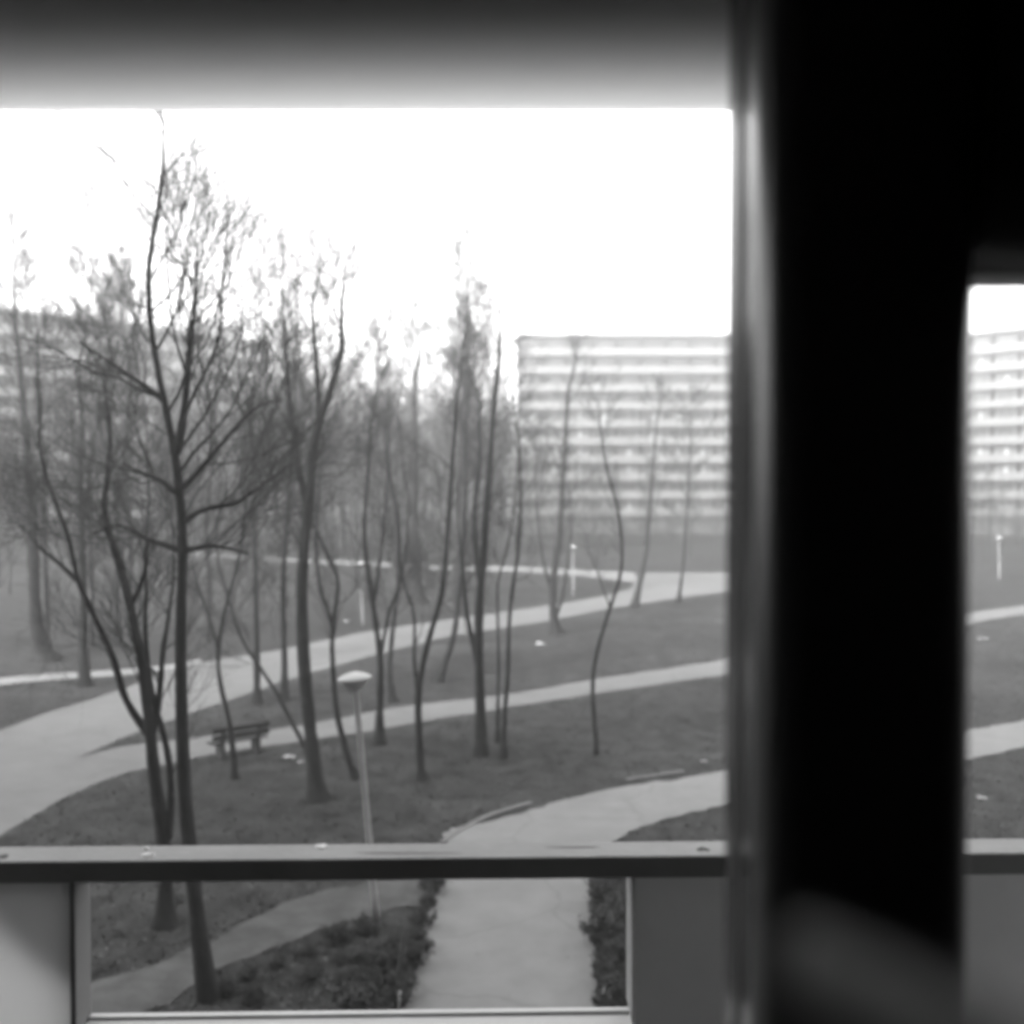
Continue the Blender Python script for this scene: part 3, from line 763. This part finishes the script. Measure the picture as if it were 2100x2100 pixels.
# ------------------------------------------------------------------ apartment blocks
def block(name, label, p0, p1, floors, bay, par_m, wall_m, z0=0.0, fh=2.8, nwin_max=100, first_bay=0, pent=(), depth=11.0, base_h=3.0):
    """facade from p0 to p1 (xy, left to right as seen), built in its own axes: x along, y into the block"""
    dx, dy = p1[0] - p0[0], p1[1] - p0[1]; L = math.hypot(dx, dy)
    e = empty(name, (p0[0], p0[1], 0), math.atan2(dy, dx))
    Ht = base_h + floors * fh
    MB().box((0.1, 1.35, -.1), (L - .1, depth, Ht)).build("wall", wall_m, e)
    MB().box((-.02, 0.0, Ht + .002), (L + .02, depth + .1, Ht + .45)).build("roof", par_m, e)
    MB().box((0, 0.9, -.1), (L, 1.349, base_h - .2)).build("ground_floor_wall", M['shade_conc'], e)
    nb = int(L / bay)
    for f in range(floors):
        z = base_h + f * fh
        MB().box((0, .13, z - .2), (L, 1.348, z)).build("gallery_floor", M['shade_conc'], e)
        MB().box((-.01, 0, z - .22), (L + .01, .128, z + 1.0)).build("parapet", par_m, e)
    for k_ in range(nb + 1):
        x = min(k_ * bay, L - .2)
        MB().box((x + .01, .14, base_h - 2.8), (x + .17, 1.347, Ht)).build("fin", M['recess'], e)
    win = None; cnt = 0; rest = MB()
    for f in range(floors):
        for k_ in range(nb):
            x = (k_ + .5) * bay; z = base_h + f * fh
            if k_ < first_bay or cnt >= nwin_max:
                rest.box((x - bay * .34, 1.31, z + .9), (x + bay * .34, 1.345, z + 2.3)); continue
            if win is None:
                win = MB().box((-bay * .36, -.03, 0), (bay * .36, 0, 1.5)).build("window", M['wframe'], e)
                g1 = MB().box((-bay * .33, -.045, .1), (-.03, -.031, 1.4)).box((.03, -.045, .1), (bay * .33, -.031, 1.4)).build("pane", M['window'], win)
                o = win
                g2 = MB().box((-bay * .33, -.045, .1), (-.1, -.031, 1.4)).box((bay * .12, -.045, .1), (bay * .33, -.031, 1.4)).build('pane', M['curtain'], win)
            else:
                o = win.copy(); COL.objects.link(o); o.parent = e
                c = (g1 if (f * 7 + k_ * 5 + (k_ * f) % 3) % 5 > 1 else g2).copy(); COL.objects.link(c); c.parent = o
            o.location = (x, 1.345, z + .85); cnt += 1
    if rest.v: tag(rest.build("windows", M['window'], e), kind="stuff")
    for (a, b_, hh_) in pent:
        MB().box((a, 1.5, Ht + .452), (b_, depth - 2, Ht + hh_)).build("roof_housing", par_m, e)
    return tag(e, label, "apartment block")

yR = 161.0
block("apartment_block", "white gallery apartment block with ten even bands of balconies beside the pillar", ((1061 - 1050) / F * yR, yR), (70.5, yR), 10, 3.9, M['concrete'], M['recess'], first_bay=0, nwin_max=100)
block("apartment_block", "white banded apartment wing turning toward us in the narrow right window", (70.7, yR - .3), (70.7 + 34, yR - .3 - 34), 10, 3.9, M['concrete'], M['recess'], pent=((2.5, 11.5, 2.6),), nwin_max=100)
u = Vector((17.8, 20.0)).normalized()
pa = Vector((-68.6, 137)) - u * 22; pb = Vector((-39.5, 170))
block("apartment_block", "dark shaded apartment block behind the trees at the left, its roof line sloping", tuple(pa), tuple(pb), 10, 3.9, M['left_par'], M['left_wall'], pent=((54, 61, 2.6),), nwin_max=100)
block("apartment_block", "most distant low grey apartment block seen between the other two", (-75, 330), (5, 330), 9, 4.2, M['shade_conc'], M['recess'], nwin_max=0)

# ------------------------------------------------------------------ street furniture
def lamp(base_uv, top_uv, label, thick=1.0):
    b0 = gnd(*base_uv); tp = at(top_uv[0], top_uv[1], b0.y)
    e = empty("street_lamp", tuple(b0))
    d = tp - b0; Lh = d.length
    e.rotation_euler = d.to_track_quat('Z', 'Y').to_euler()
    MB().lathe([(.06, -.05), (.06, .5), (.055, .56), (.058 * thick, .6), (.05 * thick, Lh - .33), (.055 * thick, Lh - .32), (.055 * thick, Lh - .27)], 16).build("pole", M['pole'], e, smooth=True)
    MB().lathe([(.06, Lh - .32), (.10, Lh - .30), (.14, Lh - .27), (.20, Lh - .20), (.25, Lh - .145), (.262, Lh - .125), (.25, Lh - .12)], 36).build("lamp_bowl", M['bowl'], e, smooth=True)
    MB().lathe([(.255, Lh - .121), (.285, Lh - .118), (.288, Lh - .105), (.2, Lh - .055), (.1, Lh - .02), (.03, Lh)], 36).build("lamp_shade", M['shade'], e, smooth=True)
    return tag(e, label, "street lamp", "park lamps")
lamp((772, 1890), (726, 1377), "nearest lamp post with a flat saucer head, rising behind the handrail")
lamp((744, 1282), (740, 1152), "distant lamp post beyond the road, left of the forked trees")
lamp((1176, 1224), (1175, 1118), "distant lamp post where the grass wedge meets the road, before the white block")
lamp((2049, 1188), (2049, 1100), "distant lamp post seen through the narrow right window")

# bench, its back to us
pA, pB = gnd(436, 1561), gnd(552, 1541)
bd = pB - pA; Lb = bd.length
be = empty("park_bench", tuple(pA + bd * .5), math.atan2(bd.y, bd.x))
tag(be, "dark slatted park bench with its back to us at the edge of the middle path", "bench")
hl = Lb / 2
MB().box((-hl, -.06, .72), (hl, -.02, .86)).box((-hl, -.03, .52), (hl, .01, .66)).build("backrest", M['bench'], be, bevel=.008)
MB().box((-hl, .04, .40), (hl, .15, .44)).box((-hl, .18, .40), (hl, .29, .44)).box((-hl, .32, .40), (hl, .43, .44)).build("seat", M['bench'], be, bevel=.008)
for s_ in (-1, 1):
    x = s_ * (hl - .3)
    mb = MB().box((x - .05, -.02, -.05), (x + .05, .42, .395))
    mb.hexa([(x - .045, .012, .30), (x + .045, .012, .30), (x + .045, .038, .30), (x - .045, .038, .30), (x - .045, -.019, .84), (x + .045, -.019, .84), (x + .045, .012, .84), (x - .045, .012, .84)])
    mb.build("leg", M['bench_leg'], be, bevel=.01)

# scraps of paper
def scrap(u, v, s_, label, seed):
    g = np.random.default_rng(seed); p = gnd(u, v); n_ = 5; V = []; Fs = []
    for i in range(n_):
        for j in range(n_):
            V.append(((i / 4 - .5) * s_ * 1.3 + g.normal(0, .02) * s_, (j / 4 - .5) * s_ + g.normal(0, .02) * s_, .05 + abs(g.normal(0, .14)) * s_))
    for i in range(n_ - 1):
        for j in range(n_ - 1): Fs.append((i*n_ + j, (i+1)*n_ + j, (i+1)*n_ + j + 1, i*n_ + j + 1))
    o = mesh_obj("paper_scrap", V, Fs, M['paper']); o.location = p
    o.rotation_euler = (0, 0, g.random() * 3)
    so = o.modifiers.new("solid", 'SOLIDIFY'); so.thickness = .006
    tag(o, label, "litter", "scraps of litter on the grass")
scrap(1108, 1323, .36, "bright white crumpled scrap of paper on the far lawn between road and path", 1)
scrap(593, 1557, .24, "white crumpled scrap of paper in the grass right of the bench", 2)
scrap(617, 1567, .13, "small dull scrap in the grass beside the thick straight trunk", 3)
scrap(2016, 1313, .32, "white scrap of paper on the lawn in the narrow right window, upper of two", 4)
scrap(2014, 1641, .15, "small pale scrap on the lawn in the narrow right window, lower of two", 5)
scrap(712, 1277, .4, "white scrap on the far roadside grass left of a distant lamp", 6)
scrap(1443, 1565, .13, "small pale scrap in the grass above the wide path at right", 7)

def stake(bu, bv, tu, tv, r_, m, label):
    b0 = gnd(bu, bv); t0_ = at(tu, tv, b0.y)
    o = MB().tube([b0 + Vector((0, 0, -.05)), b0.lerp(t0_, .5) + Vector((.01, 0, 0)), t0_, t0_ + (t0_ - b0).normalized() * .03], [r_, r_ * .95, r_ * .85, r_ * .3], 8).build("stake", m, smooth=True)
    tag(o, label, "stake", "stakes along the near walk")
stake(812, 2040, 832, 1905, .045, M['stake'], "dark leaning wooden stake among the shrubs left of the near walk")
stake(815, 2075, 820, 2035, .022, M['peg'], "short white peg at the left edge of the near walk")
stake(1240, 2070, 1239, 2030, .022, M['peg'], "short white peg among the shrubs right of the near walk")

# ------------------------------------------------------------------ air: a box of thin mist, added to imitate lens glow
mh = bpy.data.materials.new("mist"); mh.use_nodes = True
t = mh.node_tree; t.nodes.clear()
pv = t.nodes.new("ShaderNodeVolumePrincipled"); pv.inputs["Color"].default_value = (.95, .95, .95, 1); pv.inputs["Density"].default_value = 0.0036
pv.inputs["Anisotropy"].default_value = 0.75
om = t.nodes.new("ShaderNodeOutputMaterial"); t.links.new(pv.outputs[0], om.inputs["Volume"])
tag(MB().box((-950, -120, -1.0), (950, 1560, 46)).build("haze", mh), "thin mist added over the park for a glowing veil", "haze", kind="stuff")
